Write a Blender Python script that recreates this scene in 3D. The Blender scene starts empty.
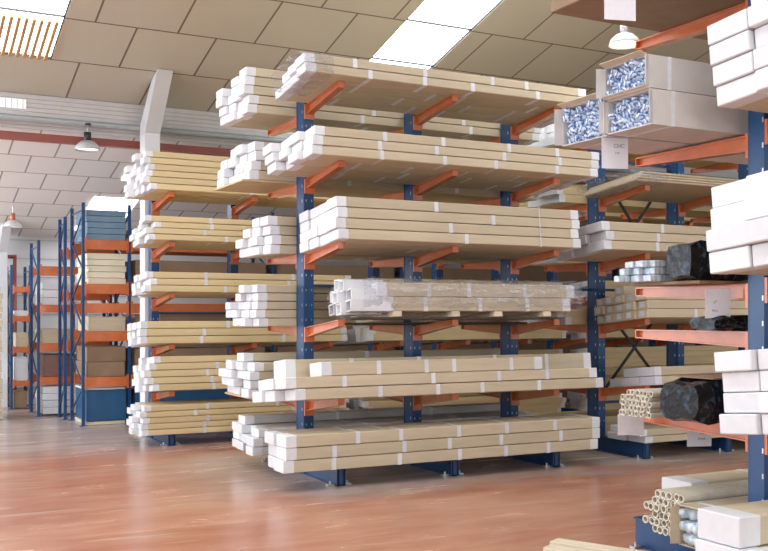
import bpy, bmesh, math, random
from mathutils import Vector, Matrix
random.seed(7)
sc = bpy.context.scene
COL = sc.collection

# ------------------------------------------------------------ camera, world, light, exposure
HC = 1.6
YAW = math.atan2(512, 986)
cam = bpy.data.cameras.new('camera'); camo = bpy.data.objects.new('camera', cam); COL.objects.link(camo)
camo.location = (0, 0, HC); camo.rotation_euler = (math.pi/2, 0, -YAW)
cam.sensor_width = 36; cam.lens = 986/768*36; cam.shift_y = (315-275.5)/768
cam.clip_start = .05; cam.clip_end = 200
sc.camera = camo
sc.view_settings.view_transform = 'Standard'; sc.view_settings.look = 'None'
sc.view_settings.gamma = 1; sc.view_settings.use_curve_mapping = False
sc.view_settings.exposure = 0.5

w = bpy.data.worlds.new('daylight'); sc.world = w; w.use_nodes = True
bg = w.node_tree.nodes['Background']; bg.inputs[0].default_value = (.90, .94, 1, 1); bg.inputs[1].default_value = .52

def area(name, loc, rot, sx, sy, power, color):
    l = bpy.data.lights.new(name, 'AREA'); l.shape = 'RECTANGLE'; l.size = sx; l.size_y = sy
    l.energy = power; l.color = color
    o = bpy.data.objects.new(name, l); o.location = loc; o.rotation_euler = rot; COL.objects.link(o); return o
area('side_window_daylight', (-7, 9.5, 3.0), (0, -math.pi/2, 0), 5, 18, 640, (.88, .94, 1))
area('far_side_fill', (-3.2, 16.2, 2.2), (0, -math.pi/2, 0), 2.4, 4, 170, (.90, .95, 1))  # unseen lamp added to brighten the far left racks and wall
area('camera_side_fill', (4, -6, 4.2), (math.radians(80), 0, 0), 14, 5, 290, (1, .97, .91))  # added fill lamp behind the camera, no door built there

# ------------------------------------------------------------ materials
def mat(name, col, rough=.6, metal=0, noise=0, scale=8, stretch=(1, 1, 1), bump=0, spec=.5, emit=None, es=0, col2=None, coat=0):
    m = bpy.data.materials.new(name); m.use_nodes = True
    nt = m.node_tree; b = nt.nodes['Principled BSDF']
    b.inputs['Base Color'].default_value = (*col, 1); b.inputs['Roughness'].default_value = rough
    b.inputs['Metallic'].default_value = metal; b.inputs['Specular IOR Level'].default_value = spec
    if coat: b.inputs['Coat Weight'].default_value = coat
    if emit: b.inputs['Emission Color'].default_value = (*emit, 1); b.inputs['Emission Strength'].default_value = es
    if noise or bump:
        tc = nt.nodes.new('ShaderNodeTexCoord'); mp = nt.nodes.new('ShaderNodeMapping'); n = nt.nodes.new('ShaderNodeTexNoise')
        mp.inputs['Scale'].default_value = stretch; n.inputs['Scale'].default_value = scale; n.inputs['Detail'].default_value = 5
        nt.links.new(tc.outputs['Object'], mp.inputs[0]); nt.links.new(mp.outputs[0], n.inputs[0])
        if noise:
            r = nt.nodes.new('ShaderNodeValToRGB')
            c2 = col2 or tuple(c*(1-noise) for c in col)
            r.color_ramp.elements[0].color = (*c2, 1); r.color_ramp.elements[1].color = (*col, 1)
            r.color_ramp.elements[0].position = .35; r.color_ramp.elements[1].position = .62
            nt.links.new(n.outputs[0], r.inputs[0])
            # every object gets its own slight shade, as different cartons have
            oi = nt.nodes.new('ShaderNodeObjectInfo'); hs = nt.nodes.new('ShaderNodeHueSaturation')
            mr = nt.nodes.new('ShaderNodeMapRange'); mr.inputs[3].default_value = .9; mr.inputs[4].default_value = 1.06
            nt.links.new(oi.outputs['Random'], mr.inputs[0]); nt.links.new(mr.outputs[0], hs.inputs['Value'])
            nt.links.new(r.outputs[0], hs.inputs['Color']); nt.links.new(hs.outputs[0], b.inputs['Base Color'])
        if bump:
            bp = nt.nodes.new('ShaderNodeBump'); bp.inputs['Strength'].default_value = bump; bp.inputs['Distance'].default_value = .01
            nt.links.new(n.outputs[0], bp.inputs['Height']); nt.links.new(bp.outputs[0], b.inputs['Normal'])
    return m

KRAFT = mat('kraft_board', (.57, .485, .345), .7, noise=.1, scale=6, stretch=(.4, 3, 3), bump=.1)
KRAFTY = mat('kraft_board_lit_yellow', (.72, .58, .33), .65, noise=.1, scale=6, stretch=(.4, 3, 3))  # rear rack kraft, its yellow lighting put into the colour
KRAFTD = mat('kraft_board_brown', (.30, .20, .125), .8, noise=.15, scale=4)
KRAFTG = mat('kraft_board_grey', (.62, .60, .58), .55, noise=.12, scale=5, bump=.2)
WHITE = mat('white_end_board', (.73, .745, .78), .5, noise=.05, scale=14, bump=.05)
TAPE = mat('white_tape', (.70, .72, .78), .35, noise=.08, scale=20)
CREAM = mat('cream_board', (.82, .76, .58), .6, noise=.05)
PLY = mat('plywood', (.60, .45, .26), .6, noise=.2, scale=5, stretch=(.3, 4, 4))
BLUE = mat('blue_rack_paint', (.009, .064, .19), .35, noise=.15, scale=9, coat=.2)
ORANGE = mat('orange_rack_paint', (.66, .17, .05), .35, noise=.15, scale=8, coat=1)
STEEL = mat('galvanised_steel', (.62, .62, .63), .35, metal=.9, noise=.1)
BLACKM = mat('dark_metal', (.03, .03, .035), .4, noise=.1)
COLW = mat('white_column_paint', (.72, .74, .78), .45, noise=.05, scale=3)
BLUEP = mat('blue_grey_panels', (.17, .29, .40), .5, noise=.08, scale=4)
NAVY = mat('navy_crates', (.02, .11, .26), .5, noise=.15, scale=3)
REDP = mat('red_paint', (.32, .08, .06), .45, noise=.1)
DUCT = mat('grey_duct', (.36, .40, .43), .4, noise=.1, metal=.2)
PAPER = mat('paper', (.78, .78, .84), .8, noise=.03, scale=30)
INK = mat('ink', (.22, .24, .32), .8)
LABELM = mat('label_paper', (.66, .70, .78), .6, noise=.25, scale=60)
WOOD = mat('pale_timber', (.70, .62, .47), .7, noise=.2, scale=4, stretch=(.3, 4, 4))
WOODD = mat('dark_timber', (.10, .075, .06), .7, noise=.3, scale=6, stretch=(.3, 4, 4))
TUBE = mat('cardboard_core', (.70, .66, .56), .7, noise=.15, scale=12)
TUBEIN = mat('cardboard_core_inside', (.20, .19, .17), .8, noise=.1)
BLACKP = mat('black_film', (.03, .06, .10), .2, noise=.9, scale=16, stretch=(2, 1, 1), bump=.5, spec=.3, col2=(.005, .005, .007))
_r = [n for n in BLACKP.node_tree.nodes if n.type == 'VALTORGB'][0]; _r.color_ramp.elements[0].position = .55; _r.color_ramp.elements[1].position = .66
WRAPW = mat('white_blue_film', (.72, .80, .86), .25, noise=.5, scale=10, stretch=(5, 1, 1), bump=.6, col2=(.30, .42, .52))
def blueprint():
    m = mat('blue_printed_film', (.75, .80, .88), .3, bump=.6, scale=25)
    nt = m.node_tree; b = nt.nodes['Principled BSDF']
    tc = nt.nodes.new('ShaderNodeTexCoord'); n = nt.nodes.new('ShaderNodeTexNoise'); n.inputs['Scale'].default_value = 48; n.inputs['Detail'].default_value = 2
    r = nt.nodes.new('ShaderNodeValToRGB'); r.color_ramp.elements[0].position = .44; r.color_ramp.elements[1].position = .54
    r.color_ramp.elements[0].color = (.06, .16, .42, 1); r.color_ramp.elements[1].color = (.70, .78, .88, 1)
    nt.links.new(tc.outputs['Object'], n.inputs[0]); nt.links.new(n.outputs[0], r.inputs[0]); nt.links.new(r.outputs[0], b.inputs['Base Color'])
    return m
BPRINT = blueprint()
def filmmat():
    m = bpy.data.materials.new('clear_film'); m.use_nodes = True; nt = m.node_tree
    for n in list(nt.nodes): nt.nodes.remove(n)
    out = nt.nodes.new('ShaderNodeOutputMaterial'); mx = nt.nodes.new('ShaderNodeMixShader')
    t = nt.nodes.new('ShaderNodeBsdfTransparent'); g = nt.nodes.new('ShaderNodeBsdfPrincipled')
    g.inputs['Base Color'].default_value = (.80, .79, .80, 1); g.inputs['Roughness'].default_value = .18
    t.inputs[0].default_value = (.95, .95, .96, 1)
    tc = nt.nodes.new('ShaderNodeTexCoord'); mp = nt.nodes.new('ShaderNodeMapping'); mp.inputs['Scale'].default_value = (1.2, 5, 5)
    n = nt.nodes.new('ShaderNodeTexNoise'); n.inputs['Scale'].default_value = 4; n.inputs['Detail'].default_value = 6; n.inputs['Distortion'].default_value = 1.5
    r = nt.nodes.new('ShaderNodeValToRGB'); r.color_ramp.elements[0].position = .5; r.color_ramp.elements[1].position = .72
    r.color_ramp.elements[0].color = (.05, .05, .05, 1); r.color_ramp.elements[1].color = (.42, .42, .42, 1)
    bp = nt.nodes.new('ShaderNodeBump'); bp.inputs['Strength'].default_value = .8; bp.inputs['Distance'].default_value = .02
    L = nt.links.new
    L(tc.outputs['Object'], mp.inputs[0]); L(mp.outputs[0], n.inputs[0]); L(n.outputs[0], r.inputs[0]); L(n.outputs[0], bp.inputs['Height'])
    L(bp.outputs[0], g.inputs['Normal']); L(r.outputs[0], mx.inputs[0]); L(t.outputs[0], mx.inputs[1]); L(g.outputs[0], mx.inputs[2]); L(mx.outputs[0], out.inputs[0])
    return m
FILM = filmmat()

def floormat():
    m = bpy.data.materials.new('polished_red_concrete'); m.use_nodes = True; nt = m.node_tree; b = nt.nodes['Principled BSDF']; L = nt.links.new
    tc = nt.nodes.new('ShaderNodeTexCoord')
    def noise(sc_, st, det=6, dist=0):
        mp = nt.nodes.new('ShaderNodeMapping'); mp.inputs['Scale'].default_value = st
        n = nt.nodes.new('ShaderNodeTexNoise'); n.inputs['Scale'].default_value = sc_; n.inputs['Detail'].default_value = det; n.inputs['Distortion'].default_value = dist
        L(tc.outputs['Object'], mp.inputs[0]); L(mp.outputs[0], n.inputs[0]); return n
    def ramp(src, p0, p1, c0, c1):
        r = nt.nodes.new('ShaderNodeValToRGB'); r.color_ramp.elements[0].position = p0; r.color_ramp.elements[1].position = p1
        r.color_ramp.elements[0].color = c0; r.color_ramp.elements[1].color = c1; L(src, r.inputs[0]); return r
    def mix(f, a, c):
        x = nt.nodes.new('ShaderNodeMix'); x.data_type = 'RGBA'
        if isinstance(f, float): x.inputs[0].default_value = f
        else: L(f, x.inputs[0])
        for s, i in ((a, 6), (c, 7)):
            if isinstance(s, tuple): x.inputs[i].default_value = s
            else: L(s, x.inputs[i])
        return x.outputs[2]
    big = noise(.7, (1, 1.6, 1), 6, .6); fine = noise(3, (.35, 1.2, 1), 9, .5)
    base = ramp(big.outputs[0], .32, .68, (.38, .135, .08, 1), (.52, .27, .175, 1))
    f2 = ramp(fine.outputs[0], .35, .75, (.34, .14, .085, 1), (.58, .33, .23, 1))
    c = mix(.5, base.outputs[0], f2.outputs[0])
    # worn grey under the racks and at the far left end of the hall
    sx = nt.nodes.new('ShaderNodeSeparateXYZ'); L(tc.outputs['Object'], sx.inputs[0])
    def band(sock, a, b_, c_, d_):
        r1 = nt.nodes.new('ShaderNodeMapRange'); r1.inputs[1].default_value = a; r1.inputs[2].default_value = b_; L(sock, r1.inputs[0])
        r2 = nt.nodes.new('ShaderNodeMapRange'); r2.inputs[1].default_value = c_; r2.inputs[2].default_value = d_; r2.inputs[3].default_value = 1; r2.inputs[4].default_value = 0; L(sock, r2.inputs[0])
        mu = nt.nodes.new('ShaderNodeMath'); mu.operation = 'MULTIPLY'; L(r1.outputs[0], mu.inputs[0]); L(r2.outputs[0], mu.inputs[1]); return mu.outputs[0]
    wob = noise(1.6, (.5, 1, 1), 5, .5)
    ad = nt.nodes.new('ShaderNodeMath'); ad.operation = 'MULTIPLY_ADD'; ad.inputs[1].default_value = 1.6; L(wob.outputs[0], ad.inputs[0]); L(sx.outputs['Y'], ad.inputs[2])
    g1 = band(ad.outputs[0], 8.55, 9.1, 11.2, 12.0); g2 = band(ad.outputs[0], 11.8, 13.2, 60, 61); 
    mxm = nt.nodes.new('ShaderNodeMath'); mxm.operation = 'MAXIMUM'; L(g1, mxm.inputs[0]); L(g2, mxm.inputs[1])
    rx = nt.nodes.new('ShaderNodeMapRange'); rx.inputs[1].default_value = 2.2; rx.inputs[2].default_value = 3.6; L(sx.outputs['X'], rx.inputs[0])
    rm = nt.nodes.new('ShaderNodeMath'); rm.operation = 'MULTIPLY'; L(g1, rm.inputs[0]); L(rx.outputs[0], rm.inputs[1])
    m3 = nt.nodes.new('ShaderNodeMath'); m3.operation = 'MAXIMUM'; L(rm.outputs[0], m3.inputs[0]); L(g2, m3.inputs[1])
    m4 = nt.nodes.new('ShaderNodeMath'); m4.operation = 'MULTIPLY'; m4.inputs[1].default_value = .85; L(m3.outputs[0], m4.inputs[0])
    grey = ramp(fine.outputs[0], .35, .7, (.38, .31, .27, 1), (.52, .46, .42, 1))
    c = mix(m4.outputs[0], c, grey.outputs[0])
    # pale scrapes
    scr = noise(2.2, (.55, 5, 1), 9, 1.2); sr = ramp(scr.outputs[0], .60, .70, (0, 0, 0, 1), (.55, .55, .55, 1))
    c = mix(sr.outputs[0], c, (.55, .42, .34, 1))
    L(c, b.inputs['Base Color'])
    rr = nt.nodes.new('ShaderNodeMapRange'); rr.inputs[3].default_value = .12; rr.inputs[4].default_value = .36; L(fine.outputs[0], rr.inputs[0]); L(rr.outputs[0], b.inputs['Roughness'])
    bp = nt.nodes.new('ShaderNodeBump'); bp.inputs['Strength'].default_value = .06; bp.inputs['Distance'].default_value = .01; L(fine.outputs[0], bp.inputs['Height']); L(bp.outputs[0], b.inputs['Normal'])
    return m

def tilemat(name, tx, ty, ox, oy, c1, c2, seam, sw=.012, rot=0):
    """ceiling boards in running bond, thin dark seams; object coordinates x,y"""
    m = bpy.data.materials.new(name); m.use_nodes = True; nt = m.node_tree; b = nt.nodes['Principled BSDF']; L = nt.links.new
    tc = nt.nodes.new('ShaderNodeTexCoord'); mp = nt.nodes.new('ShaderNodeMapping'); mp.inputs['Location'].default_value = (ox, oy, 0)
    br = nt.nodes.new('ShaderNodeTexBrick'); br.offset = .5; br.offset_frequency = 2; br.squash = 1
    br.inputs['Scale'].default_value = 1; br.inputs['Brick Width'].default_value = tx; br.inputs['Row Height'].default_value = ty
    br.inputs['Mortar Size'].default_value = sw; br.inputs['Mortar Smooth'].default_value = 0; br.inputs['Bias'].default_value = 0
    br.inputs['Color1'].default_value = (*c1, 1); br.inputs['Color2'].default_value = (*c2, 1); br.inputs['Mortar'].default_value = (*seam, 1)
    L(tc.outputs['Object'], mp.inputs[0]); L(mp.outputs[0], br.inputs[0]); L(br.outputs[0], b.inputs['Base Color'])
    b.inputs['Roughness'].default_value = .45
    return m

# ------------------------------------------------------------ mesh helpers
class MB:
    def __init__(s): s.v = []; s.f = []; s.mi = {}; s.cur = 0; s.extra = []
    def box(s, cx, cy, cz, sx, sy, sz, M=None):
        n = len(s.v)
        for z in (-.5, .5):
            for x, y in ((-.5, -.5), (.5, -.5), (.5, .5), (-.5, .5)):
                p = Vector((cx+x*sx, cy+y*sy, cz+z*sz)); s.v.append(M @ p if M else p)
        for q in ((0,3,2,1),(4,5,6,7),(0,1,5,4),(1,2,6,5),(2,3,7,6),(3,0,4,7)):
            if s.cur: s.mi[len(s.f)] = s.cur
            s.f.append(tuple(n+i for i in q))
        return s
    def use(s, i, *mats):
        s.cur = i
        for m in mats: s.extra.append(m)
        return s
    def prism(s, a, b):        # two matching rings (counter-clockwise seen from a's far side), capped
        n = len(s.v); k = len(a); s.v += [Vector(p) for p in a]+[Vector(p) for p in b]
        s.f += [tuple(n+i for i in reversed(range(k))), tuple(n+k+i for i in range(k))]
        s.f += [(n+i, n+(i+1) % k, n+k+(i+1) % k, n+k+i) for i in range(k)]
        return s
    def bar(s, p, q, w_, h_=None, up=(0, 0, 1)):
        p, q = Vector(p), Vector(q); d = (q-p).normalized(); u = Vector(up)
        if abs(d.dot(u)) > .98: u = Vector((0, 1, 0))
        r = d.cross(u).normalized(); u = r.cross(d); h_ = h_ or w_
        ring = lambda c: [c-r*w_/2-u*h_/2, c+r*w_/2-u*h_/2, c+r*w_/2+u*h_/2, c-r*w_/2+u*h_/2]
        return s.prism(ring(p), ring(q))
    def cyl(s, p, q, r0, r1=None, k=12):
        p, q = Vector(p), Vector(q); d = (q-p).normalized(); u = Vector((0, 0, 1)) if abs(d.z) < .9 else Vector((1, 0, 0))
        a = d.cross(u).normalized(); b = a.cross(d); r1 = r0 if r1 is None else r1
        ring = lambda c, r: [c+a*r*math.cos(2*math.pi*i/k)+b*r*math.sin(2*math.pi*i/k) for i in range(k)]
        return s.prism(ring(p, r0), ring(q, r1))
    def lathe(s, c, prof, k=24):      # prof: (radius, z)
        n = len(s.v); c = Vector(c)
        for r, z in prof:
            for i in range(k): s.v.append(c+Vector((r*math.cos(2*math.pi*i/k), r*math.sin(2*math.pi*i/k), z)))
        for j in range(len(prof)-1):
            for i in range(k): s.f.append((n+j*k+i, n+j*k+(i+1) % k, n+(j+1)*k+(i+1) % k, n+(j+1)*k+i))
        return s
    def tube(s, p, q, r, t, k=10):     # hollow pipe
        p, q = Vector(p), Vector(q); d = (q-p).normalized(); u = Vector((0, 0, 1)) if abs(d.z) < .9 else Vector((1, 0, 0))
        a = d.cross(u).normalized(); b = a.cross(d); n = len(s.v)
        for c, rr in ((p, r), (q, r), (q, r-t), (p, r-t)):
            for i in range(k): s.v.append(c+a*rr*math.cos(2*math.pi*i/k)+b*rr*math.sin(2*math.pi*i/k))
        for j in range(4):
            for i in range(k): s.f.append((n+j*k+i, n+j*k+(i+1) % k, n+((j+1) % 4)*k+(i+1) % k, n+((j+1) % 4)*k+i))
        return s
    def mesh(s, name, m, bevel=0, smooth=False):
        me = bpy.data.meshes.new(name); me.from_pydata([tuple(v) for v in s.v], [], s.f)
        for fi, i in s.mi.items(): me.polygons[fi].material_index = i
        bm = bmesh.new(); bm.from_mesh(me); bmesh.ops.recalc_face_normals(bm, faces=bm.faces)
        if bevel: bmesh.ops.bevel(bm, geom=list(bm.edges), offset=bevel, segments=1, affect='EDGES')
        if smooth:
            for f in bm.faces: f.smooth = True
        bm.to_mesh(me); bm.free(); me.materials.append(m)
        for e in s.extra: me.materials.append(e)
        return me
    def build(s, name, m, parent=None, bevel=0, smooth=False):
        return link(name, s.mesh(name, m, bevel, smooth), parent)
def link(name, me, parent=None, loc=None):
    o = bpy.data.objects.new(name, me); COL.objects.link(o)
    if parent: o.parent = parent
    if loc: o.location = loc
    return o
def tag(o, label, cat, group=None, kind=None):
    if label:
        n = len(label.split()); assert 4 <= n <= 16, (n, label)
        o['label'] = label
    if cat: o['category'] = cat
    if group: o['group'] = group
    if kind: o['kind'] = kind
    return o
def struct(o): o['kind'] = 'structure'; return o
def empty(name, loc=(0, 0, 0), rot=(0, 0, 0)):
    o = bpy.data.objects.new(name, None); o.location = loc; o.rotation_euler = rot; o.empty_display_size = .1; COL.objects.link(o); return o
ORD = ['bottom', 'second', 'third', 'fourth', 'fifth', 'sixth', 'seventh']
ORDF = ['front', 'second', 'third', 'fourth', 'fifth', 'sixth', 'seventh']

# ------------------------------------------------------------ the setting
fl = MB().box(6, 8, -.1, 34, 30, .2).build('floor', floormat()); struct(fl)

# near roof: rises from the valley (Y=13.4) towards the camera
MC = .2565; ZV = 4.45; YV = 13.4; A = math.atan(MC)
def roofz(y): return ZV + MC*(YV-y)
ceil_root = None
def roof_slab(name, m, x0, x1, y0, y1, th=.06, up=.0):
    # local frame: x along X, y along slope (towards valley)
    o = MB().box(0, 0, th/2, x1-x0, (y1-y0)/math.cos(A), th).build(name, m)
    yc = (y0+y1)/2; o.location = ((x0+x1)/2, yc, roofz(yc)+up); o.rotation_euler = (-A, 0, 0); return o
T = .955
# skylight strips X 5.77-6.72 (period 4.80); seams across the slope at Y=12.40 + k*T
TN = tilemat('ceiling_boards', T, T/math.cos(A), 0, 0, (.53, .50, .41), (.56, .53, .43), (.17, .13, .10), .012)
SKY = mat('skylight_sheet', (.9, .93, .95), .5, emit=(.96, .98, 1), es=6)
segs = [(-12, -3.83), (-2.87, .975), (1.93, 5.77), (6.72, 22)]
pieces = []
for i, (a, b) in enumerate(segs):
    o = roof_slab('ceiling' if i == 0 else 'ceiling.%03d' % i, TN, a, b, -3, YV); struct(o)
    pieces.append((o, a, b))
# one mesh-space per piece: shift the pattern so that all pieces share one grid
for o, a, b in pieces:
    m = TN.copy(); o.data.materials[0] = m
    mp = [n for n in m.node_tree.nodes if n.type == 'MAPPING'][0]
    xc = (a+b)/2; yc = (-3+YV)/2
    mp.inputs['Location'].default_value = (xc - 2.26 + 20.5*T, (yc-12.45)/math.cos(A) + 30*T/math.cos(A), 0)
for i, (a, b) in enumerate([(-3.83, -2.87), (.975, 1.93), (5.77, 6.72)]):
    mb = MB(); fr = MB(); ye = YV-.02 if i == 2 else 12.45
    L_ = (ye+3)/math.cos(A); mb.box(0, 0, .03, b-a, L_, .02)
    o = mb.build('skylight', SKY); yc = (ye-3)/2; o.location = ((a+b)/2, yc, roofz(yc)+.01); o.rotation_euler = (-A, 0, 0)
    if i == 2: tl = roof_slab('ceiling.012', TN, a, b, YV-.02, YV); struct(tl)
    else: tl = roof_slab('ceiling.%03d' % (10+i), TN.copy(), a, b, 12.45, YV); struct(tl)
    if i < 2: [n for n in tl.data.materials[0].node_tree.nodes if n.type == 'MAPPING'][0].inputs['Location'].default_value = ((a+b)/2-2.26+20.5*T, ((12.45+YV)/2-12.45)/math.cos(A)+30*T/math.cos(A), 0)
    k = -3.0; yy = 12.45
    while yy > -3:
        fr.box(0, (yy-yc)/math.cos(A), .015, b-a, .022, .03); yy -= T
    for s_ in (-1, 1): fr.box(s_*((b-a)/2-.008), 0, .015, .016, L_, .03)
    fr.build('skylight_bar', BLACKM, o)
    struct(o); o.name = 'window_%d' % (i+1)
# brown striped louvre in the left skylight
lv = MB(); yc = 11.9
for k in range(11): lv.box(-.40+k*.08, 0, 0, .038, .9, .03)
o = lv.build('skylight_louvre', mat('rusty_louvre', (.50, .30, .12), .5)); o.location = (1.45, 11.97, roofz(11.97)-.03); o.rotation_euler = (-A, 0, 0)
tag(o, 'brown slatted louvre under the bright skylight, top left corner', 'louvre')
# valley soffit (ribbed metal), far roof, back wall
RIB = mat('ribbed_soffit', (.62, .60, .60), .4, noise=.05)
sf = MB()
for k in range(7): sf.box(5, 13.42+k*.004, ZV-.03-k*.055, 34, .03, .052)
sf.box(5, 13.53, ZV-.2, 34, .04, .45)
struct(sf.build('trim_1', RIB))
T2 = tilemat('far_ceiling_boards', .62, .70, .2, 0, (.84, .80, .77), (.87, .83, .80), (.34, .29, .27), .012)
A2 = math.atan(.22)
o = MB().box(0, 0, .03, 34, 5.25, .06).build('ceiling', T2); o.location = (5, 16.1, 4.12-.22*(16.1-13.55)); o.rotation_euler = (-A2, 0, 0); struct(o)
WALLM = mat('white_sandwich_panels', (.70, .71, .73), .5, noise=.04, scale=2)
wb = MB().box(5, 18.72, 1.6, 34, .2, 3.4).build('wall_back', WALLM); struct(wb)
gr = MB()
for k in range(9): gr.box(5, 18.61, .3+k*.33, 34, .012, .012)
struct(gr.build('trim_2', mat('panel_joint', (.45, .45, .47), .6)))
# yellow doorway far left
dr = MB().box(1.55, 18.58, 1.1, .9, .06, 2.3).build('door_1', mat('yellow_door', (.62, .50, .22), .6, noise=.1)); struct(dr)
df = MB()
for x in (1.08, 2.02): df.box(x, 18.56, 1.14, .06, .1, 2.38)
df.box(1.55, 18.56, 2.3, 1, .1, .08); struct(df.build('trim_3', mat('grey_frame', (.4, .38, .38), .5)))
MB().box(1.85, 18.54, 1.05, .04, .05, .12).build('door_handle', STEEL, dr)
# far skylight patches
for i, (x, y, sx, sy) in enumerate(((3.75, 15.2, .62, .5), (3.55, 17.2, .7, 1.8), (.9, 14.0, .9, .35))):
    o = MB().box(0, 0, 0, sx, sy, .01).build('window_%d' % (i+5), SKY); z = 4.12-.22*(y-13.55)-.01
    o.location = (x, y, z); o.rotation_euler = (-A2, 0, 0); struct(o)

lp = MB().box(1.58, 13.385, 4.31, .36, .015, .12).build('window_9', mat('light_panel', (.8, .82, .85), .5, emit=(.96, .98, 1), es=.35)); struct(lp)
for k in range(5): MB().box(1.44+k*.07, 13.375, 4.31, .008, .008, .12).build('window_bar', RIB, lp)
# valley column with raking haunch, beams, ducts
cl = MB()
cx, cy = 3.30, 13.15
cl.box(cx, cy-.13, 2.07, .2, .014, 4.14); cl.box(cx-.094, cy, 2.07, .012, .25, 4.14); cl.box(cx, cy+.13, 2.07, .2, .014, 4.14); cl.box(cx, cy, 2.07, .012, .25, 4.14)
cl.box(cx, cy, .01, .34, .4, .02)
struct(cl.build('trim_4', COLW))
h = MB()
for x in (-.1, .1):
    pass
ring = [(cx-.101, 13.02, 4.0), (cx-.101, 13.28, 4.0), (cx-.101, 13.28, 4.16), (cx-.101, 12.66, roofz(12.66)-.01), (cx-.101, 12.36, roofz(12.36)-.01)]
ring2 = [(cx+.1, p[1], p[2]) for p in ring]
h.prism(ring, ring2); struct(h.build('trim_5', COLW))
# second column further left, seen small at the far wall
c2 = MB(); c2.box(2.02, 18.3, 1.5, .14, .16, 3.0); c2.prism([(1.95, 18.2, 2.7), (1.95, 18.4, 2.7), (1.95, 18.4, 3.1), (1.95, 17.6, 3.16)], [(2.09, 18.2, 2.7), (2.09, 18.4, 2.7), (2.09, 18.4, 3.1), (2.09, 17.6, 3.16)])
struct(c2.build('trim_6', COLW))
o = MB().cyl((-10, 13.34, 4.12), (20, 13.34, 4.12), .042, k=16).build('air_duct', DUCT, smooth=True); tag(o, 'long round grey duct running under the roof valley', 'duct')
o = MB().bar((-10, 13.6, 3.93), (20, 13.6, 3.93), .10, .10).build('steel_beam', REDP); tag(o, 'long red painted steel beam below the grey duct', 'beam')
pp = MB(); pp.cyl((-2, 18.3, 2.62), (2.22, 18.3, 2.62), .03); pp.cyl((2.22, 18.3, 2.65), (2.22, 18.3, .02), .03)
o = pp.build('water_pipe', REDP, smooth=True); tag(o, 'thin red pipe along the far wall turning down to the floor', 'pipe')

def pendant(loc, r, drop, label, body=STEEL, mount=None, glow=6):
    t = empty('pendant_lamp', loc); tag(t, label, 'lamp', 'hanging lamps')
    hgt = r*.75
    MB().lathe((0, 0, 0), [(r*.28, hgt), (r*.55, hgt*.86), (r*.85, hgt*.5), (r, 0), (r*.97, 0), (r*.8, hgt*.48), (r*.5, hgt*.8), (r*.28, hgt*.9)]).build('lamp_shade', body, t, smooth=True)
    MB().lathe((0, 0, 0), [(.001, hgt*.22), (r*.88, hgt*.2), (r*.88, hgt*.25), (.001, hgt*.27)]).build('bulb', mat('lamp_glow', (1, 1, 1), .5, emit=(1, .93, .8), es=glow), t)
    MB().cyl((0, 0, hgt*.85), (0, 0, hgt+.11), r*.28).build('ballast_housing', mount or body, t, smooth=True)
    if drop > .12: MB().cyl((0, 0, hgt+.1), (0, 0, hgt+drop), .008).build('suspension_rod', STEEL, t)
    MB().cyl((0, 0, hgt+drop-.03), (0, 0, hgt+drop), .05).build('ceiling_mount', mount or body, t)
pendant((2.52, 13.33, 3.77), .17, .225, 'grey dome lamp hanging just under the roof valley, near the column', mat('grey_shade', (.5, .5, .52), .3, noise=.05), BLACKM, 2)
pendant((2.03, 17.0, 3.03), .15, .26, 'small dome lamp with orange neck above the far racks', mat('glass_shade', (.7, .72, .74), .2, noise=.05), ORANGE, 3)
pendant((6.86, 7.85, 4.37), .165, roofz(7.85)-4.37-.12, 'glowing dome lamp behind the paper at top right', mat('glass_shade_b', (.75, .75, .72), .2, noise=.05), STEEL, 14)

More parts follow.
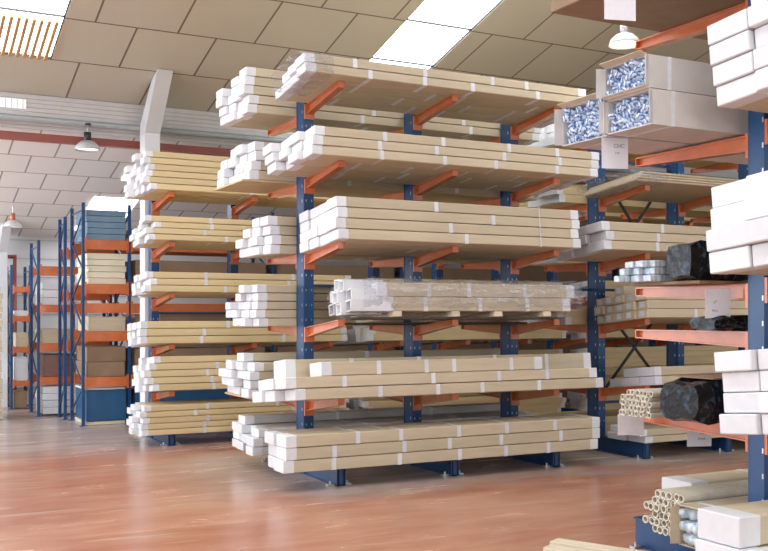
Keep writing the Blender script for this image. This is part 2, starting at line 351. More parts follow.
# ------------------------------------------------------------ cantilever racks
def arm_mesh(length, sgn, slope, zroot, x, y0):
    """tapered channel arm from (y0,zroot top) outwards; sgn -1 = towards camera"""
    m = MB(); y1 = y0+sgn*length; zt = zroot+slope*length
    hw = .035
    def seg(yA, zA, hA, yB, zB, hB, w_):
        m.prism([(x-w_, yA, zA-hA), (x+w_, yA, zA-hA), (x+w_, yA, zA), (x-w_, yA, zA)], [(x-w_, yB, zB-hB), (x+w_, yB, zB-hB), (x+w_, yB, zB), (x-w_, yB, zB)])
    seg(y0, zroot, .10, y1, zt, .06, .004)                      # web
    seg(y0, zroot, .008, y1, zt, .008, hw)                      # top flange
    seg(y0, zroot-.092, .008, y1, zt-.052, .008, hw)            # bottom flange
    m.box(x, y1, zt-.03, 2*hw, .006, .06)
    return m
def cant_rack(name, label, xs, yp, ztop, fr_levels, bk_levels, flen, blen, fslope, zfoot=.18, foot_f=True, foot_b=True, pw=.105, pd=.2, brace=None):
    t = empty(name, (xs[0], yp, 0)); t0 = Vector((xs[0], yp, 0)); tag(t, label, 'storage rack')
    def put(mb, nm, m, par=t, bevel=0):
        off = t0
        mb.v = [v-off for v in mb.v]; o = mb.build(nm, m, par, bevel); return o
    for x in xs:
        p = MB(); hz = ztop
        p.box(x, yp-pd/2+.006, hz/2, pw, .012, hz); p.box(x, yp+pd/2-.006, hz/2, pw, .012, hz); p.box(x, yp, hz/2, .02, pd-.02, hz)
        p.box(x-pw/2+.004, yp, hz/2, .006, pd*.8, hz); p.use(1, STEEL); hs = p
        z = .35
        while z < ztop-.1:
            for dx in (-.03, .03): hs.box(x+dx, yp-pd/2-.0005, z, .008, .003, .022)
            hs.box(x-pw/2, yp-.05, z, .003, .010, .03)
            z += .15
        put(p, 'upright', BLUE)
        fm = MB(); y0 = yp-(flen+pd/2 if foot_f else pd/2+.1); y1 = yp+(blen+pd/2 if foot_b else pd/2+.1)
        fm.box(x-.03, (y0+y1)/2, zfoot/2, .012, y1-y0, zfoot); fm.box(x+.03, (y0+y1)/2, zfoot/2, .012, y1-y0, zfoot)
        fm.box(x, (y0+y1)/2, zfoot-.005, .11, y1-y0, .01); fm.box(x, (y0+y1)/2, .005, .11, y1-y0, .01); fm.box(x, y0+.004, zfoot/2, .09, .008, zfoot)
        ft = put(fm, 'base_foot', BLUE)
        for yy in (y0+.06,) + ((y1-.06,) if foot_b else ()):
            for dx in (-.085, .085):
                bb = MB(); bb.box(x+dx, yy, .008, .07, .05, .016); bb.cyl((x+dx, yy, .012), (x+dx, yy, .04), .012, k=6)
                put(bb, 'anchor_bolt', STEEL, ft)
        for lv, ln, sg, sl in [(z, flen, -1, fslope) for z in fr_levels]+[(z, blen, 1, 0.0) for z in bk_levels]:
            ys = yp+sg*pd/2
            am = put(arm_mesh(ln, sg, sl, lv, x, ys), 'arm', ORANGE)
            pl = MB(); pl.box(x, ys+sg*.012, lv-.075, pw, .02, .15); put(pl, 'bracket_plate', ORANGE, am)
    for i in range(len(xs)-1):
        a_, c_ = xs[i]+pw/2, xs[i+1]-pw/2
        for z in (ztop*.5,) if not (brace and i in brace) else (.55, ztop*.5, ztop-.35):
            b = MB(); b.box((a_+c_)/2, yp+.06, z, c_-a_, .03, .03); put(b, 'cross_rail', BLUE)
        if brace and i in brace:
            zz = [.6, ztop*.48, ztop*.52, ztop-.4]
            for k_, (p_, q_) in enumerate(((0, 1), (1, 0), (2, 3), (3, 2))):
                d = MB(); d.bar((a_, yp+.03+.02*(k_ % 2), zz[p_]), (c_, yp+.03+.02*(k_ % 2), zz[q_]), .02, .03); put(d, 'diagonal_brace', BLACKM)
    return t
BX = [3.9+1.25*k for k in range(6)]; YB = 9.25
FS = .10
FT = [3.79, 3.045, 2.285, 1.555, .815]              # arm tip tops at Y=8.38
FLEN = .77
FR = [z-FS*FLEN for z in FT]
BK = [3.63, 2.94, 2.22, 1.485, .745]
cant_rack('cantilever_rack', 'tall central blue cantilever rack with orange arms, loaded on both sides', BX, YB, 3.8, FR, BK, FLEN, .87, FS, brace=[3])
AX = [3.26+1.07*k for k in range(11)]; YA = 12.78
AT = [3.11, 2.50, 1.87, 1.24, .665]; 
cant_rack('cantilever_rack', 'rear blue cantilever rack full of yellowish cartons, beside the white column', AX, YA, 3.25, [z-.09*.78 for z in AT], [], .78, .1, .09, zfoot=.14, foot_b=False, pd=.16)
YC = 4.17; CX_ = [4.74, 5.99]
cant_rack('cantilever_rack', 'nearest blue cantilever rack at the right edge of the picture', CX_, YC, 4.3, [3.45, 2.75, 1.82, .93], [3.50, 2.69, 1.79, 1.50, .93], .86, 1.04, .09, zfoot=.2, pw=.18, pd=.12)

# ------------------------------------------------------------ cartons
_cache = {}
def carton_meshes(L, W, Hh, body, cap, capL, key):
    k = (round(L, 2), round(W, 3), round(Hh, 3), body.name, cap.name, round(capL, 2))
    if k not in _cache:
        bd = MB().box(0, 0, Hh/2, L, W, Hh).mesh('carton', body, bevel=.006)
        e = .0015
        cp = MB().box(0, 0, Hh/2, capL, W+2*e, Hh+2*e).mesh('end_wrap', cap, bevel=.006)
        tb = MB().box(0, 0, Hh/2, .045, W+2*e, Hh+2*e).mesh('tape_band', TAPE)
        _cache[k] = (bd, cp, tb)
    return _cache[k]
def carton(c, M, L, W, Hh, label, group, body=KRAFT, cap=WHITE, capL=.11, bands=2, cat='box'):
    """M: 4x4 matrix placing the bottom centre"""
    L = round(L, 2); bd, cp, tb = carton_meshes(L, W, Hh, body, cap, capL, None)
    o = link('carton', bd); o.matrix_world = M @ Matrix.Translation(c); tag(o, label, cat, group)
    if capL:
        for s in (-1, 1):
            e = link('end_wrap', cp, o); e.location = (s*(L/2-capL/2+.002), 0, 0)
    for i in range(bands):
        e = link('tape_band', tb, o); e.location = (-L/2+L*(i+1)/(bands+1)+random.uniform(-.25, .25)*L/(bands+1), 0, 0)
    return o
def stack(place, X0, Yf, z0, L, w, h, cols, group, slope=0, body=KRAFT, cap=WHITE, capL=.11, bands=2, jit=.04, adj='long carton', skew=0, sp=None):
    """cols: number of layers for each file, front file first. slope: the pile leans down towards the back"""
    t = math.atan(slope)
    M = Matrix.Translation((X0, Yf, z0)) @ Matrix.Rotation(-t, 4, 'X')
    for j, n in enumerate(cols):
        cj = random.uniform(-jit, jit)*.7+skew*j
        for i in range(n):
            hh = h; dx = cj+random.uniform(-jit, jit)
            ll = L+random.uniform(-.3, 0)*jit
            lab = '%s, %s layer up, %s file back, %s' % (adj, ORD[i], ORDF[j], place)
            rz = Matrix.Rotation(random.uniform(-.0012, .0012), 4, 'Z')
            carton((0, 0, 0), M @ Matrix.Translation((dx+L/2, (j+.5)*w, i*(h+.003)+.001)) @ rz, ll, w-.011, hh-.004, lab, group, body, cap, capL, bands)
def ztilt(level, Yf): return FT[level]+FS*(8.38-Yf)+.001
YF = 8.22
# front (aisle) side of the central rack, main bay
stack('top level, aisle side, central rack', 3.52, YF, ztilt(0, YF), 3.22, .225, .085, [2, 2, 2, 1], 'flat cartons on the top level', FS, bands=4, jit=.05)
stack('second level, aisle side, central rack', 3.55, YF, ztilt(1, YF), 3.30, .225, .088, [3, 3, 3, 3], 'cartons on the second level', FS, bands=4, jit=.05, skew=-.04)
stack('third level, aisle side, central rack', 3.80, YF, ztilt(2, YF), 2.80, .225, .098, [4, 4, 4, 4], 'cartons on the third level', FS, bands=1, jit=.015)
stack('fifth level, aisle side, central rack', 3.30, YF, ztilt(4, YF), 3.54, .26, .105, [2, 2, 2], 'cartons on the fifth level', FS, bands=4, jit=.05, skew=-.02)
stack('lowest level, aisle side, central rack', 3.28, YF, .182, 3.58, .24, .11, [3, 3], 'cartons on the lowest level', 0, bands=5, jit=.04)
STUFF = MB(); STUFF.extra = [WHITE]
def stack_stuff(X0, Yf, z0, L, w, h, cols, slope=0, jit=.07, capL=.09):
    M = Matrix.Translation((X0, Yf, z0)) @ Matrix.Rotation(-math.atan(slope), 4, 'X')
    for j, n in cols:
        for i in range(n):
            dx = random.uniform(-jit, jit); c = (dx+L/2, (j+.5)*w, i*(h+.003)+.001+h/2)
            STUFF.cur = 0; STUFF.box(*c, L, w-.006, h, M)
            STUFF.cur = 1
            for s_ in (-1, 1): STUFF.box(c[0]+s_*(L/2-capL/2+.002), c[1], c[2], capL, w-.003, h+.002, M)
def strap_around(M, x, w, h, label):
    e = .006; m = MB()
    m.box(x, -e/2, h/2, .014, .002, h+2*e); m.box(x, w+e/2, h/2, .014, .002, h+2*e); m.box(x, w/2, h+e, .014, w+2*e, .002); m.box(x, w/2, -.0005, .014, w+2*e, .001)
    o = m.build('packing_strap', TAPE); o.matrix_world = M; tag(o, label, 'strap')
strap_around(Matrix.Translation((3.80, YF, ztilt(2, YF))) @ Matrix.Rotation(-math.atan(FS), 4, 'X'), 2.28, .9, .41, 'white packing strap around the cartons on the third level')
def single(place_label, X0, X1, Y, W, z, Hh, slope=0, yaw=0, roll=0, group=None, **k):
    t = math.atan(slope); M = Matrix.Translation(((X0+X1)/2, Y, z)) @ Matrix.Rotation(yaw, 4, 'Z') @ Matrix.Rotation(-t+roll, 4, 'X')
    return carton((0, 0, 0), M, X1-X0, W, Hh, place_label, group, **k)
z5 = ztilt(4, YF)+.217
single('thick carton lying on the fifth level pile, aisle edge of central rack', 3.64, 6.12, YF+.16, .27, z5-.018, .125, FS, group='cartons on the fifth level', bands=4)
single('long carton behind the thick one, top of the fifth level pile', 3.42, 7.02, YF+.50, .30, z5-.05, .17, FS, group='cartons on the fifth level', bands=4, roll=-.0)
# fourth level: film-wrapped bundle on dark timber skid
z4 = ztilt(3, YF)
M4 = Matrix.Translation((4.12, YF, z4)) @ Matrix.Rotation(-math.atan(FS), 4, 'X')
sk = empty('timber_skid'); sk.matrix_world = M4; tag(sk, 'dark timber skid under the film-wrapped bundle on the fourth level', 'pallet')
MB().box(1.05, .15, .008, 2.4, .12, .016).build('board', WOODD, sk); MB().box(1.05, .7, .008, 2.4, .12, .016).build('board', WOODD, sk)
for bx in (.3, .95, 1.45, 2.05): MB().box(bx, .42, .042, .09, .82, .05).build('block', WOOD, sk)
BT = .07
fw = [(0, .36), (1, .36)]
kk = 0
for i in range(2):
    for j in range(3):
        carton((0, 0, 0), M4 @ Matrix.Translation((1.26, .14+j*.25, BT+i*.138)), 2.2 + .12*((i+j) % 2), .245, .133,
               'thick carton inside clear film, %s layer, %s file back, fourth level' % (('lower', 'upper')[i], ORDF[j]), 'film-wrapped cartons', body=KRAFT, bands=3)
# white square tubes poking out of the wrapped bundle
for i, (y, z, dx) in enumerate(((.06, .02, .0), (.19, .0, -.04), (.32, .05, .05), (.10, .135, .03), (.24, .12, -.05), (.40, .15, 0), (.50, .03, .03), (.20, .235, .0), (.34, .26, .02))):
    m = MB()
    for (sx, sy, cy_, cz_) in ((.42, .012, -.055, 0), (.42, .012, .055, 0)): m.box(0, cy_, cz_+.055, sx, sy, .11)
    m.box(0, 0, .006, .42, .11, .012); m.box(0, 0, .104, .42, .11, .012)
    if i % 3: m.box(.02, 0, .055, .38, .1, .09)
    o = m.build('square_tube', WHITE); o.matrix_world = M4 @ Matrix.Translation((.02+dx, y+.03*0, .045+z*.95)) @ Matrix.Rotation(.05*(i % 3-1), 4, 'X')
    tag(o, 'white square tube end poking out of the film-wrapped bundle', 'tube', 'white square tubes in the wrapped bundle')
def film(name, M, X0, X1, y0, y1, z0, z1, label, nx=46, amp=.012, parent=None):
    bm = bmesh.new(); k = 20; rings = []
    for i in range(nx+1):
        x = X0+(X1-X0)*i/nx; r = []
        for q in range(k):
            a = 2*math.pi*q/k; cx_, sz_ = math.cos(a), math.sin(a)
            f = 1/max(abs(cx_), abs(sz_)); f = 1+(f-1)*.82
            yy = (y0+y1)/2+cx_*f*(y1-y0)/2+random.uniform(-amp, amp); zz = (z0+z1)/2+sz_*f*(z1-z0)/2+random.uniform(-amp, amp)
            r.append(bm.verts.new((x+random.uniform(-.01, .01), yy, zz)))
        rings.append(r)
    for i in range(nx):
        for q in range(k): bm.faces.new((rings[i][q], rings[i][(q+1) % k], rings[i+1][(q+1) % k], rings[i+1][q]))
    me = bpy.data.meshes.new(name); bm.to_mesh(me); bm.free(); me.materials.append(FILM)
    for p in me.polygons: p.use_smooth = True
    o = link(name, me); o.matrix_world = M; tag(o, label, 'plastic wrap'); 
    md = o.modifiers.new('thick', 'SOLIDIFY'); md.thickness = .001
    return o
film('plastic_film', M4, -.06, 2.52, -.01, .80, .055, .40, 'crumpled clear film wrapped around the bundle on the fourth level')
M1 = Matrix.Translation((3.45, YF, ztilt(0, YF))) @ Matrix.Rotation(-math.atan(FS), 4, 'X')
film('plastic_film', M1, -.03, .30, -.02, .72, -.02, .20, 'crumpled clear film around left end of top level cartons', nx=12)

# back side of the central rack, main bay
YR = 9.38
bd = MB().box(0, 0, .009, 3.6, .92, .018)
for lv, x0, lab in ((1, 3.28, 'second'), (4, 3.40, 'fifth')):
    o = bd.build('plywood_sheet', PLY); o.location = (x0+1.8, YR+.46, BK[lv]+.001); tag(o, 'thin plywood sheet under cartons, %s level, back of central rack' % lab, 'board', 'plywood sheets')
stack('top level, back side, central rack', 3.33, YR, BK[0]+.001, 3.6, .21, .089, [5, 5, 5, 4], 'cartons on the back top level', 0, jit=.04)
stack('second level, back side, central rack', 3.36, YR, BK[1]+.021, 3.5, .22, .095, [4, 4, 4, 3], 'cartons on the back second level', 0, jit=.05)
stack('third level, back side, central rack', 3.55, YR, BK[2]+.001, 3.3, .22, .094, [4, 4, 3, 2], 'cartons on the back third level', 0, jit=.03)
stack('fourth level, back side, central rack', 3.42, YR, BK[3]+.001, 3.3, .17, .082, [5, 5, 4, 4, 3], 'cartons on the back fourth level', 0, jit=.05)
stack('fifth level, back side, central rack', 3.38, YR, BK[4]+.021, 3.4, .215, .086, [4, 5, 4, 4], 'cartons on the back fifth level', 0, jit=.06)
stack('lowest level, back side, central rack', 3.45, YR, .182, 3.4, .21, .088, [3, 3, 4, 3], 'cartons on the back lowest level', 0, jit=.06, body=KRAFTG)
# right bay, back side
for lv, n, z in ((0, [3, 3], BK[0]), (1, [2, 3], BK[1]), (2, [2, 1], BK[2]), (3, [2, 2], BK[3]), (4, [1, 2], BK[4]), (5, [2, 2], .182)):
    stack_stuff(7.25, YR+.02, z+.001, 3.2, .36, .09, list(enumerate(n)), 0)
# right bay, aisle side
zz = ztilt(1, YF)
for i in range(4):
    single('thin folded carton sheet, %s of four, second level of right bay' % ORD[i], 7.35+.03*i, 10.6, YF+.46, .9, zz+.028*i-.045, .024, FS, group='thin sheets on the second level', capL=0, bands=0)
film('plastic_film', Matrix.Translation((7.3, YF, zz)) @ Matrix.Rotation(-math.atan(FS), 4, 'X'), -.02, .5, -.02, .93, -.01, .13, 'clear film around thin sheets on second level of right bay', nx=14)
stack('third level, right bay, central rack', 6.92, YF, ztilt(2, YF), 3.4, .28, .1, [3, 3, 3], 'cartons on the right bay third level', FS, bands=3, jit=.03)
zz = ztilt(3, YF)
for j in range(5):
    for i in range((3, 3, 4, 3, 3)[j]):
        M = Matrix.Translation((7.50+random.uniform(-.03, .03), YF, zz)) @ Matrix.Rotation(-math.atan(FS), 4, 'X') @ Matrix.Translation((1.4, (j+.5)*.17, i*.1+.001))
        o = carton((0, 0, 0), M, 2.8, .163, .096, 'small grey labelled carton, %s layer, %s file back, right bay fourth level' % (ORD[i], ORDF[j]), 'small labelled cartons', body=KRAFT, capL=0, bands=2)
        lb = MB().box(-1.401, .01, .052, .003, .075, .06).build('label_sticker', LABELM, o)
stack('fifth level, right bay, central rack', 7.62, YF, ztilt(4, YF), 3.0, .28, .1, [2, 2, 1], 'cartons on the right bay fifth level', FS, bands=2, jit=.05, body=KRAFT, cap=TAPE, capL=.1)
stack('lowest level, right bay, central rack', 7.55, YF+.1, .182, 3.2, .3, .075, [2, 2], 'cartons on the right bay lowest level', 0, bands=1, jit=.05)

# rear rack
YAf = 11.86
hs_ = [.076, .072, .08, .09, .082, .07]; nl = [6, 4, 3, 3, 5, 5]; names = ['top', 'second', 'third', 'fourth', 'fifth', 'lowest']
for lv in range(6):
    z = (AT[lv]+.09*(12.0-YAf)-.012+.0135) if lv < 5 else .142
    sl = .09 if lv < 5 else 0
    c = [nl[lv]]*2
    stack('%s level, left half, rear rack' % names[lv], 2.90+(.06 if lv in (1, 2, 4) else 0), YAf, z, 2.75, .175, hs_[lv], c, 'cartons on the rear rack', sl, body=KRAFTY, bands=2 if lv else 1, jit=.07, capL=.09)
    stack_stuff(2.88+(.06 if lv in (1, 2, 4) else 0), YAf, z, 2.75, .175, hs_[lv], [(2, nl[lv]), (3, max(1, nl[lv]-1))], sl)
    stack_stuff(9.75+random.uniform(-.1, .1), YAf, z, 4.2, .26, hs_[lv], [(0, nl[lv]), (1, nl[lv])], sl, capL=.07)
    stack_stuff(6.0+random.uniform(-.2, .1), YAf, z, 3.3, .26, hs_[lv], [(0, max(1, nl[lv]-1)), (1, nl[lv])], sl, capL=.07)

tag(STUFF.build('carton', KRAFTY), 'remaining yellowish cartons deep in the rear rack and behind the right bay', 'box', 'cartons on the rear rack', 'stuff')

# ------------------------------------------------------------ pallet racks at the far left
def frame_parts(t, x, y0, y1, ht, base):
    for y in (y0, y1):
        m = MB(); m.box(x, y, ht/2, .045, .045, ht); hs = m.use(1, BLACKM); z = .12
        while z < ht-.05:
            hs.box(x, y-.0225, z, .014, .003, .03); z += .09
        up = m.build('upright', BLUE, t); up.location = -base
        m = MB(); m.box(x, y, .005, .10, .09, .01); f = m.build('foot_plate', BLUE, up)
    b = MB(); z = .15; s = 0
    while z+.42 < ht:
        a_, c_ = (y0, y1) if s else (y1, y0)
        b.bar((x, a_, z), (x, c_, z+.42), .02); z += .42; s = 1-s
    b.bar((x, y0, ht-.1), (x, y1, ht-.1), .02)
    o = b.build('diagonal_brace', BLUE, t); o.location = -base
def pallet_rack(label, xs, y0, y1, ht, beams, bh=.13):
    base = Vector((xs[0], y0, 0)); t = empty('pallet_rack', base); tag(t, label, 'storage rack')
    for x in xs: frame_parts(t, x, y0, y1, ht, base)
    for i in range(len(xs)-1):
        for z in beams:
            for y in (y0-.01, y1+.01):
                m = MB(); m.box((xs[i]+xs[i+1])/2, y, z-bh/2, xs[i+1]-xs[i]-.05, .045, bh)
                o = m.build('beam', ORANGE, t); o.location = -base
                for x in (xs[i]+.03, xs[i+1]-.03): MB().box(x, y-.003, z-bh/2, .03, .055, bh+.06).build('beam_connector', ORANGE, o)
    return t
PB1 = [2.69, 2.05, 1.77, 1.36, .70]
pallet_rack('blue and orange pallet rack holding blue panels, nearest of far racks', [2.70, 3.36, 5.6, 7.9, 10.2, 12.6, 15.0, 17.4], 14.6, 15.5, 3.22, PB1, .14)
pallet_rack('blue and orange pallet rack holding white boards, middle of far racks', [2.33, 3.0], 16.3, 17.1, 2.78, [2.37, 1.76, 1.15, .62], .12)
pallet_rack('small blue and orange pallet rack farthest away beside red pipe', [2.10, 2.40], 17.75, 18.4, 2.45, [2.08, 1.58, 1.05, .48], .09)
pallet_rack('slim blue frame pallet rack standing back to back behind blue panels', [2.62, 3.3], 15.62, 16.1, 3.1, [2.6, 1.95, 1.2], .12)
def slabs(n, x0, x1, y0, y1, z0, z1, m, label, group, name='board_panel', cat='board'):
    h_ = (z1-z0)/n
    me = MB().box(0, 0, h_/2-.002, x1-x0, y1-y0, h_-.006).mesh(name, m, bevel=.003)
    for i in range(n):
        o = link(name, me); o.location = ((x0+x1)/2+random.uniform(-.012, .012), (y0+y1)/2, z0+i*h_+.001)
        tag(o, label % ORD[i] if '%s' in label else label, cat, group)
slabs(5, 2.75, 3.31, 14.62, 15.45, 2.69, 3.13, BLUEP, 'flat blue-grey panel, %s of the stack on the top beam', 'blue-grey panels')
slabs(5, 2.77, 3.31, 14.62, 15.45, 2.05, 2.50, CREAM, 'flat cream board, %s of the stack below the blue panels', 'cream boards')
slabs(1, 2.78, 3.31, 14.62, 15.45, 1.36, 1.58, KRAFT, 'tan carton on the fourth beam of the blue panel rack', None, 'carton', 'box')
slabs(2, 2.76, 3.31, 14.62, 15.45, .70, 1.14, KRAFTD, 'brown carton, %s of the pair above the navy crate', 'brown cartons', 'carton', 'box')
slabs(1, 2.74, 3.31, 14.62, 15.45, .51, .545, WHITE, 'white lid board lying on the navy crate', None)
slabs(1, 2.74, 3.31, 14.62, 15.45, .06, .508, NAVY, 'navy blue crate on floor pallet in nearest far rack', None, 'crate', 'crate')
slabs(1, 2.74, 3.31, 14.62, 15.45, .0, .055, WOOD, 'low timber pallet under the navy blue crate', None, 'pallet', 'pallet')
bays = [(3.42, 5.54), (5.66, 7.84), (7.96, 10.14), (10.26, 12.54), (12.66, 14.94), (15.06, 17.34)]
for bi, (a_, b_) in enumerate(bays):
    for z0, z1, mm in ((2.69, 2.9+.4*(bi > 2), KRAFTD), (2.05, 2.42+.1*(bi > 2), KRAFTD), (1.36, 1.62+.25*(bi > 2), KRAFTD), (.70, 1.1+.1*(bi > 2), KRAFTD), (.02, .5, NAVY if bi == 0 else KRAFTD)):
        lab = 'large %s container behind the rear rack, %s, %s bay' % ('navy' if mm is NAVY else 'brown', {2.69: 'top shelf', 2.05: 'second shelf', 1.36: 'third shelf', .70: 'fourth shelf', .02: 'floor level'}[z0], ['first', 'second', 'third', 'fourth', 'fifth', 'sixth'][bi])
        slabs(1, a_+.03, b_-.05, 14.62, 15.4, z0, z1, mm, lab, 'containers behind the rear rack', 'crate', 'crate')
slabs(3, 2.39, 2.95, 16.3, 17.05, 1.76, 2.12, WHITE, 'white board, %s of stack on upper shelf of middle far rack', 'white boards')
slabs(1, 2.39, 2.95, 16.3, 17.05, 1.15, 1.38, KRAFT, 'tan carton on the second shelf of middle far rack', None, 'carton', 'box')
slabs(1, 2.42, 2.95, 16.3, 17.05, .62, .97, mat('plum_brown', (.23, .12, .10), .7, noise=.1), 'dark brown carton on the lowest shelf of middle far rack', None, 'carton', 'box')
slabs(4, 2.39, 2.95, 16.3, 17.05, .03, .47, WHITE, 'white board, %s of the floor stack in middle far rack', 'white floor boards')
slabs(1, 2.14, 2.36, 17.75, 18.3, 1.58, 1.68, WHITE, 'white carton on upper shelf of farthest rack', None, 'carton', 'box')
slabs(1, 2.16, 2.36, 17.75, 18.3, 1.05, 1.30, KRAFT, 'tan carton on middle shelf of farthest rack', None, 'carton', 'box')
slabs(1, 2.14, 2.36, 17.75, 18.3, .48, .88, WHITE, 'white carton on low shelf of farthest rack', None, 'carton', 'box')
slabs(1, 2.15, 2.36, 17.75, 18.3, .02, .30, KRAFTD, 'dark brown carton on floor of farthest rack', None, 'carton', 'box')
# timber stack at the left edge
PX, PY = 1.45, 16.4
for i in range(20):
    me = MB()
    me.box(0, 0, .09, .62, .7, .02); me.box(0, -.3, .045, .62, .07, .07); me.box(0, .3, .045, .62, .07, .07); me.box(0, 0, .045, .62, .07, .07)
    o = me.build('timber_pallet', WOOD); o.location = (PX+random.uniform(-.02, .02), PY, .002+i*.102)
    tag(o, 'pale timber pallet in the tall pile at the far left edge', 'pallet', 'piled timber pallets')

# ------------------------------------------------------------ nearest rack (right edge)
# white-ended cartons on the arms towards the camera
def near(place, X0, z0, cols, w_, h_, slope=.09, jit=.02, L=1.9, Yb=4.02, body=KRAFT):
    n = len(cols); Yf = Yb-n*w_
    zf = z0+slope*(Yb-Yf)+.001
    stack(place, X0, Yf, zf, L, w_, h_, cols, 'white-ended cartons on the nearest rack', slope, body=body, bands=1, jit=jit, capL=.13)
near('upper level, nearest rack', 4.15, 2.755, [6, 4], .29, .112)
near('middle level, nearest rack', 4.12, 1.825, [4, 4], .29, .120, jit=.03)
near('lower level, nearest rack', 4.22, .935, [4, 4], .27, .112, jit=.03)
stack('floor level, nearest rack', 4.05, 3.42, .203, 1.9, .31, .165, [1, 2], 'white-ended cartons on the nearest rack', 0, bands=1, jit=.03, capL=.16)
# open cartons full of blue printed tubes on the far side of the nearest rack
def open_carton(x0, x1, y0, y1, z0, z1, label, group, lablabel, m=KRAFTG, fill=BPRINT, nr=5, nz=5, hollow=False, flap=.055):
    t = empty('open_carton', (x0, (y0+y1)/2, z0)); tag(t, label, 'box', group)
    W_ = y1-y0; H_ = z1-z0; Lx = x1-x0; th = .006
    s = MB(); s.box(Lx/2, 0, th/2, Lx, W_, th); s.box(Lx/2, 0, H_-th/2, Lx, W_, th)
    s.box(Lx/2, -W_/2+th/2, H_/2, Lx, th, H_-2*th); s.box(Lx/2, W_/2-th/2, H_/2, Lx, th, H_-2*th); s.box(Lx-th/2, 0, H_/2, th, W_-2*th, H_-2*th)
    s.build('carton_shell', m, t)
    f = MB().box(-flap/2, 0, 0, flap, W_*.96, .004); o = f.build('flap', KRAFT, t); o.location = (0, 0, H_-.002); o.rotation_euler = (0, .35, 0)
    f = MB().box(-flap/2, 0, 0, flap, .004, H_*.94); o = f.build('flap', m, t); o.location = (0, W_/2, H_/2); o.rotation_euler = (0, 0, -.35)
    o = MB().box(-flap/2, 0, 0, flap, .004, H_*.94).build('flap', m, t); o.location = (0, -W_/2, H_/2); o.rotation_euler = (0, 0, .5)
    tb = MB().box(.16, 0, H_/2, .03, W_+.003, H_+.003).build('tape_band', TAPE, t)
    ry = (W_-2*th)/(nr*2); rz = (H_-2*th)/(nz*2); r = min(ry, rz)*.96
    me = (MB().tube((0, 0, 0), (Lx*.9, 0, 0), r, r*.25, k=8) if hollow else MB().cyl((0, 0, 0), (Lx*.9, 0, 0), r, k=8)).mesh('wrapped_tube', fill, smooth=not hollow)
    for i in range(nz):
        for j in range(nr):
            o = link('wrapped_tube', me); o.location = (x0+random.uniform(-.03, .035), y0+th+ry*(2*j+1), z0+th+rz*(2*i+1)+.0005)
            o.rotation_euler = (random.random()*6, 0, 0)
            tag(o, lablabel, 'tube', 'blue printed tubes')
    return t
zc = 2.705
open_carton(4.0, 6.6, 4.34, 4.73, zc, zc+.205, 'open grey carton of blue printed tubes, lower one beside the pillar stack', 'open cartons of blue tubes', 'blue and white printed tube in lower right open carton')
open_carton(3.97, 6.5, 4.34, 4.72, zc+.209, zc+.40, 'open grey carton of blue printed tubes, stacked on top of another', 'open cartons of blue tubes', 'blue and white printed tube in topmost open carton')
open_carton(4.02, 6.6, 4.76, 5.20, zc, zc+.25, 'open grey carton of blue printed tubes, leftmost and level with arm tip', 'open cartons of blue tubes', 'blue and white printed tube in leftmost open carton')
# top level carton above them
single('dark brown carton bottom at the very top right, above glowing lamp', 3.80, 6.6, 4.63, .82, 3.505, .2, group=None, body=KRAFTD, capL=0, bands=0)
# plastic wrapped bundles
def bundle(x0, x1, y, z, w_, h_, m, label, end=None, amp=.012):
    bm = bmesh.new(); nx = 16; k = 14; rings = []
    for i in range(nx+1):
        f = i/nx; x = x0+(x1-x0)*f; sc_ = .8+.2*min(1, f/.07) if f < .07 else 1; r = []
        for q in range(k):
            a = 2*math.pi*q/k; ff = 1/max(abs(math.cos(a)), abs(math.sin(a))); ff = 1+(ff-1)*.93
            r.append(bm.verts.new((x, y+math.cos(a)*ff*w_/2*sc_+random.uniform(-amp, amp), max(z+.001, z+h_/2+math.sin(a)*ff*h_/2*sc_*.98+random.uniform(-amp, amp)))))
        rings.append(r)
    for i in range(nx):
        for q in range(k): bm.faces.new((rings[i][q], rings[i][(q+1) % k], rings[i+1][(q+1) % k], rings[i+1][q]))
    bm.faces.new(rings[0][::-1]); bm.faces.new(rings[-1])
    bmesh.ops.recalc_face_normals(bm, faces=bm.faces)
    me = bpy.data.meshes.new('wrapped_bundle'); bm.to_mesh(me); bm.free(); me.materials.append(m)
    o = link('wrapped_bundle', me); tag(o, label, 'bundle'); 
    t = MB().box(x0+(x1-x0)*.35, y, z+h_/2, .035, w_*1.04, h_*1.04).build('tape_band', TAPE, o)
    return o
o = MB().box(5.2, 4.72, 1.801, 1.5, .6, .018).build('cardboard_sheet', KRAFTD); tag(o, 'brown cardboard sheet under the white-blue bundle, nearest rack', 'board')
for i in range(3):
    for j in range(5):
        rd = MB().box(.75, 0, .021, 1.5, .05, .042)
        for q in range(6): rd.box(.06+q*.13, 0, .0215, .05, .052, .044)
        o = rd.build('wrapped_rod', WRAPW, bevel=.006); o.location = (4.36+random.uniform(-.03, .03)+(-.08 if i == 0 and j == 4 else 0), 4.76+.056*j, 1.812+i*.046)
        tag(o, 'flat rod in white-blue film beside the black bundle, middle arm level', 'rod', 'film-wrapped rods')
bundle(4.38, 5.8, 4.52, 1.812, .26, .24, BLACKP, 'bundle in shiny black film beside the white-ended cartons, middle level')
bundle(4.55, 5.8, 4.5, 1.50, .26, .09, BLACKP, 'flat dark film bundle on the arm under hanging paper')
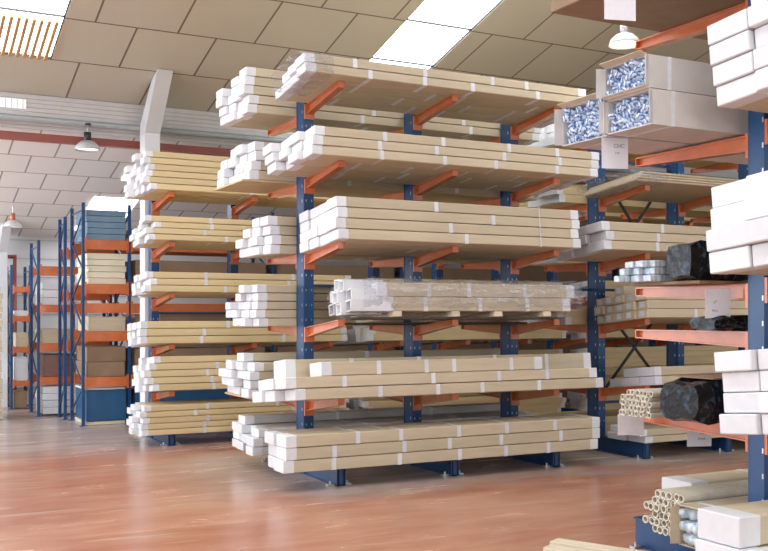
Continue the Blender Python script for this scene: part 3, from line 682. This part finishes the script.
# tube bundle + dark wrapped box on lower level
def tubes(x0, L, y0, z0, rows, r, label, group, m=TUBE):
    me = MB().tube((0, 0, 0), (L, 0, 0), r, r*.28, k=10).mesh('cardboard_tube', m)
    for i, n in enumerate(rows):
        for j in range(n):
            o = link('cardboard_tube', me); o.location = (x0+random.uniform(-.012, .012), y0+r+(j+(.5 if i % 2 else 0))*2.02*r, z0+r+i*1.76*r)
            tag(o, label, 'tube', group)
tubes(4.42, 1.4, 4.80, .935, [8, 7, 8, 7, 6], .0195, 'thin cardboard tube in the honeycomb bundle on the lower arm', 'lower level cardboard tubes')
tubes(4.46, 1.3, 4.53, .203, [6, 7, 6, 7, 6, 5], .026, 'thin cardboard tube in the honeycomb bundle on the rack foot', 'floor level cardboard tubes')
bx = bundle(4.36, 5.8, 4.50, .935, .38, .27, BLACKP, 'dark shiny film-wrapped box on the lower arm of nearest rack')
o = MB().box(5.12, 4.50, 1.217, 1.3, .34, .008).build('cardboard_flap', KRAFTD); tag(o, 'torn brown cardboard lying on the dark wrapped box', 'cardboard')
oc = open_carton(4.36, 5.6, 4.24, 4.50, .203, .203+.24, 'torn open kraft carton of pale blue tubes on rack foot', None, 'pale blue tube in the torn carton at floor level', m=KRAFT, fill=WRAPW, nr=4, nz=3)
single('pale carton lying under another furthest back on the nearest foot', 4.86, 6.6, 5.0, .28, .203, .14, group='pale cartons on the rack foot', body=KRAFT, bands=1, cap=WHITE, capL=.16)
single('pale carton with printed label, upper one furthest back on nearest foot', 4.82, 6.6, 5.0, .28, .345, .14, group='pale cartons on the rack foot', body=KRAFT, bands=1, cap=WHITE, capL=.16)
# cartons at the very bottom
for i, (bx_, by_) in enumerate(((4.20, 4.94), (4.345, 5.06))):
    single(['pale timber board lying on the floor, left one at the bottom edge', 'pale timber board lying on the floor, right one at the bottom edge'][i], bx_-.45, bx_+.45, by_, 0.13, .001, .06, yaw=-1.12, group='pale boards on the floor', body=WOOD, capL=0, bands=0)

# hanging paper notes
def paper(px, py, z0, w_, h_, label, lines, rot=0):
    t = empty('paper_note', (px, py, z0), (0, 0, -YAW*.6+rot)); tag(t, label, 'sign', 'hanging paper notes')
    MB().box(0, 0, -h_/2, w_, .0015, h_).build('paper_sheet', PAPER, t)
    for (lx, lz, s_, txt) in lines:
        c = bpy.data.curves.new('handwriting', 'FONT'); c.body = txt; c.size = s_; c.extrude = .0005; c.materials.append(INK)
        tmp = bpy.data.objects.new('tmp', c); me_ = bpy.data.meshes.new_from_object(tmp); me_.name = 'handwriting'; bpy.data.objects.remove(tmp); me_o = bpy.data.objects.new('handwriting', me_); COL.objects.link(me_o); me_o.parent = t; me_o.location = (lx, -.0016, lz); me_o.rotation_euler = (math.pi/2, 0, 0)
    return t
paper(4.10, 4.78, 2.70, .175, .19, 'white paper note hanging below the open blue-tube cartons', [(-.01, -.06, .035, 'CHC'), (.0, -.10, .02, '210')])
paper(4.60, 5.2, .925, .19, .145, 'white paper note hanging in front of cardboard tube bundle', [])
paper(5.0, 4.97, .84, .18, .135, 'white paper note with faint writing under orange lower arm', [(0, -.05, .03, '2.8'), (-.01, -.09, .02, '0,9400')])
paper(3.76, 4.34, 3.51, .19, .24, 'white paper note at top of picture in front of lamp', [])
paper(4.60, 4.42, 1.76, .17, .18, 'white paper note hanging from middle arm by the pillar', [(-.03, -.09, .03, 'nº'), (-.04, -.14, .02, '9016')])
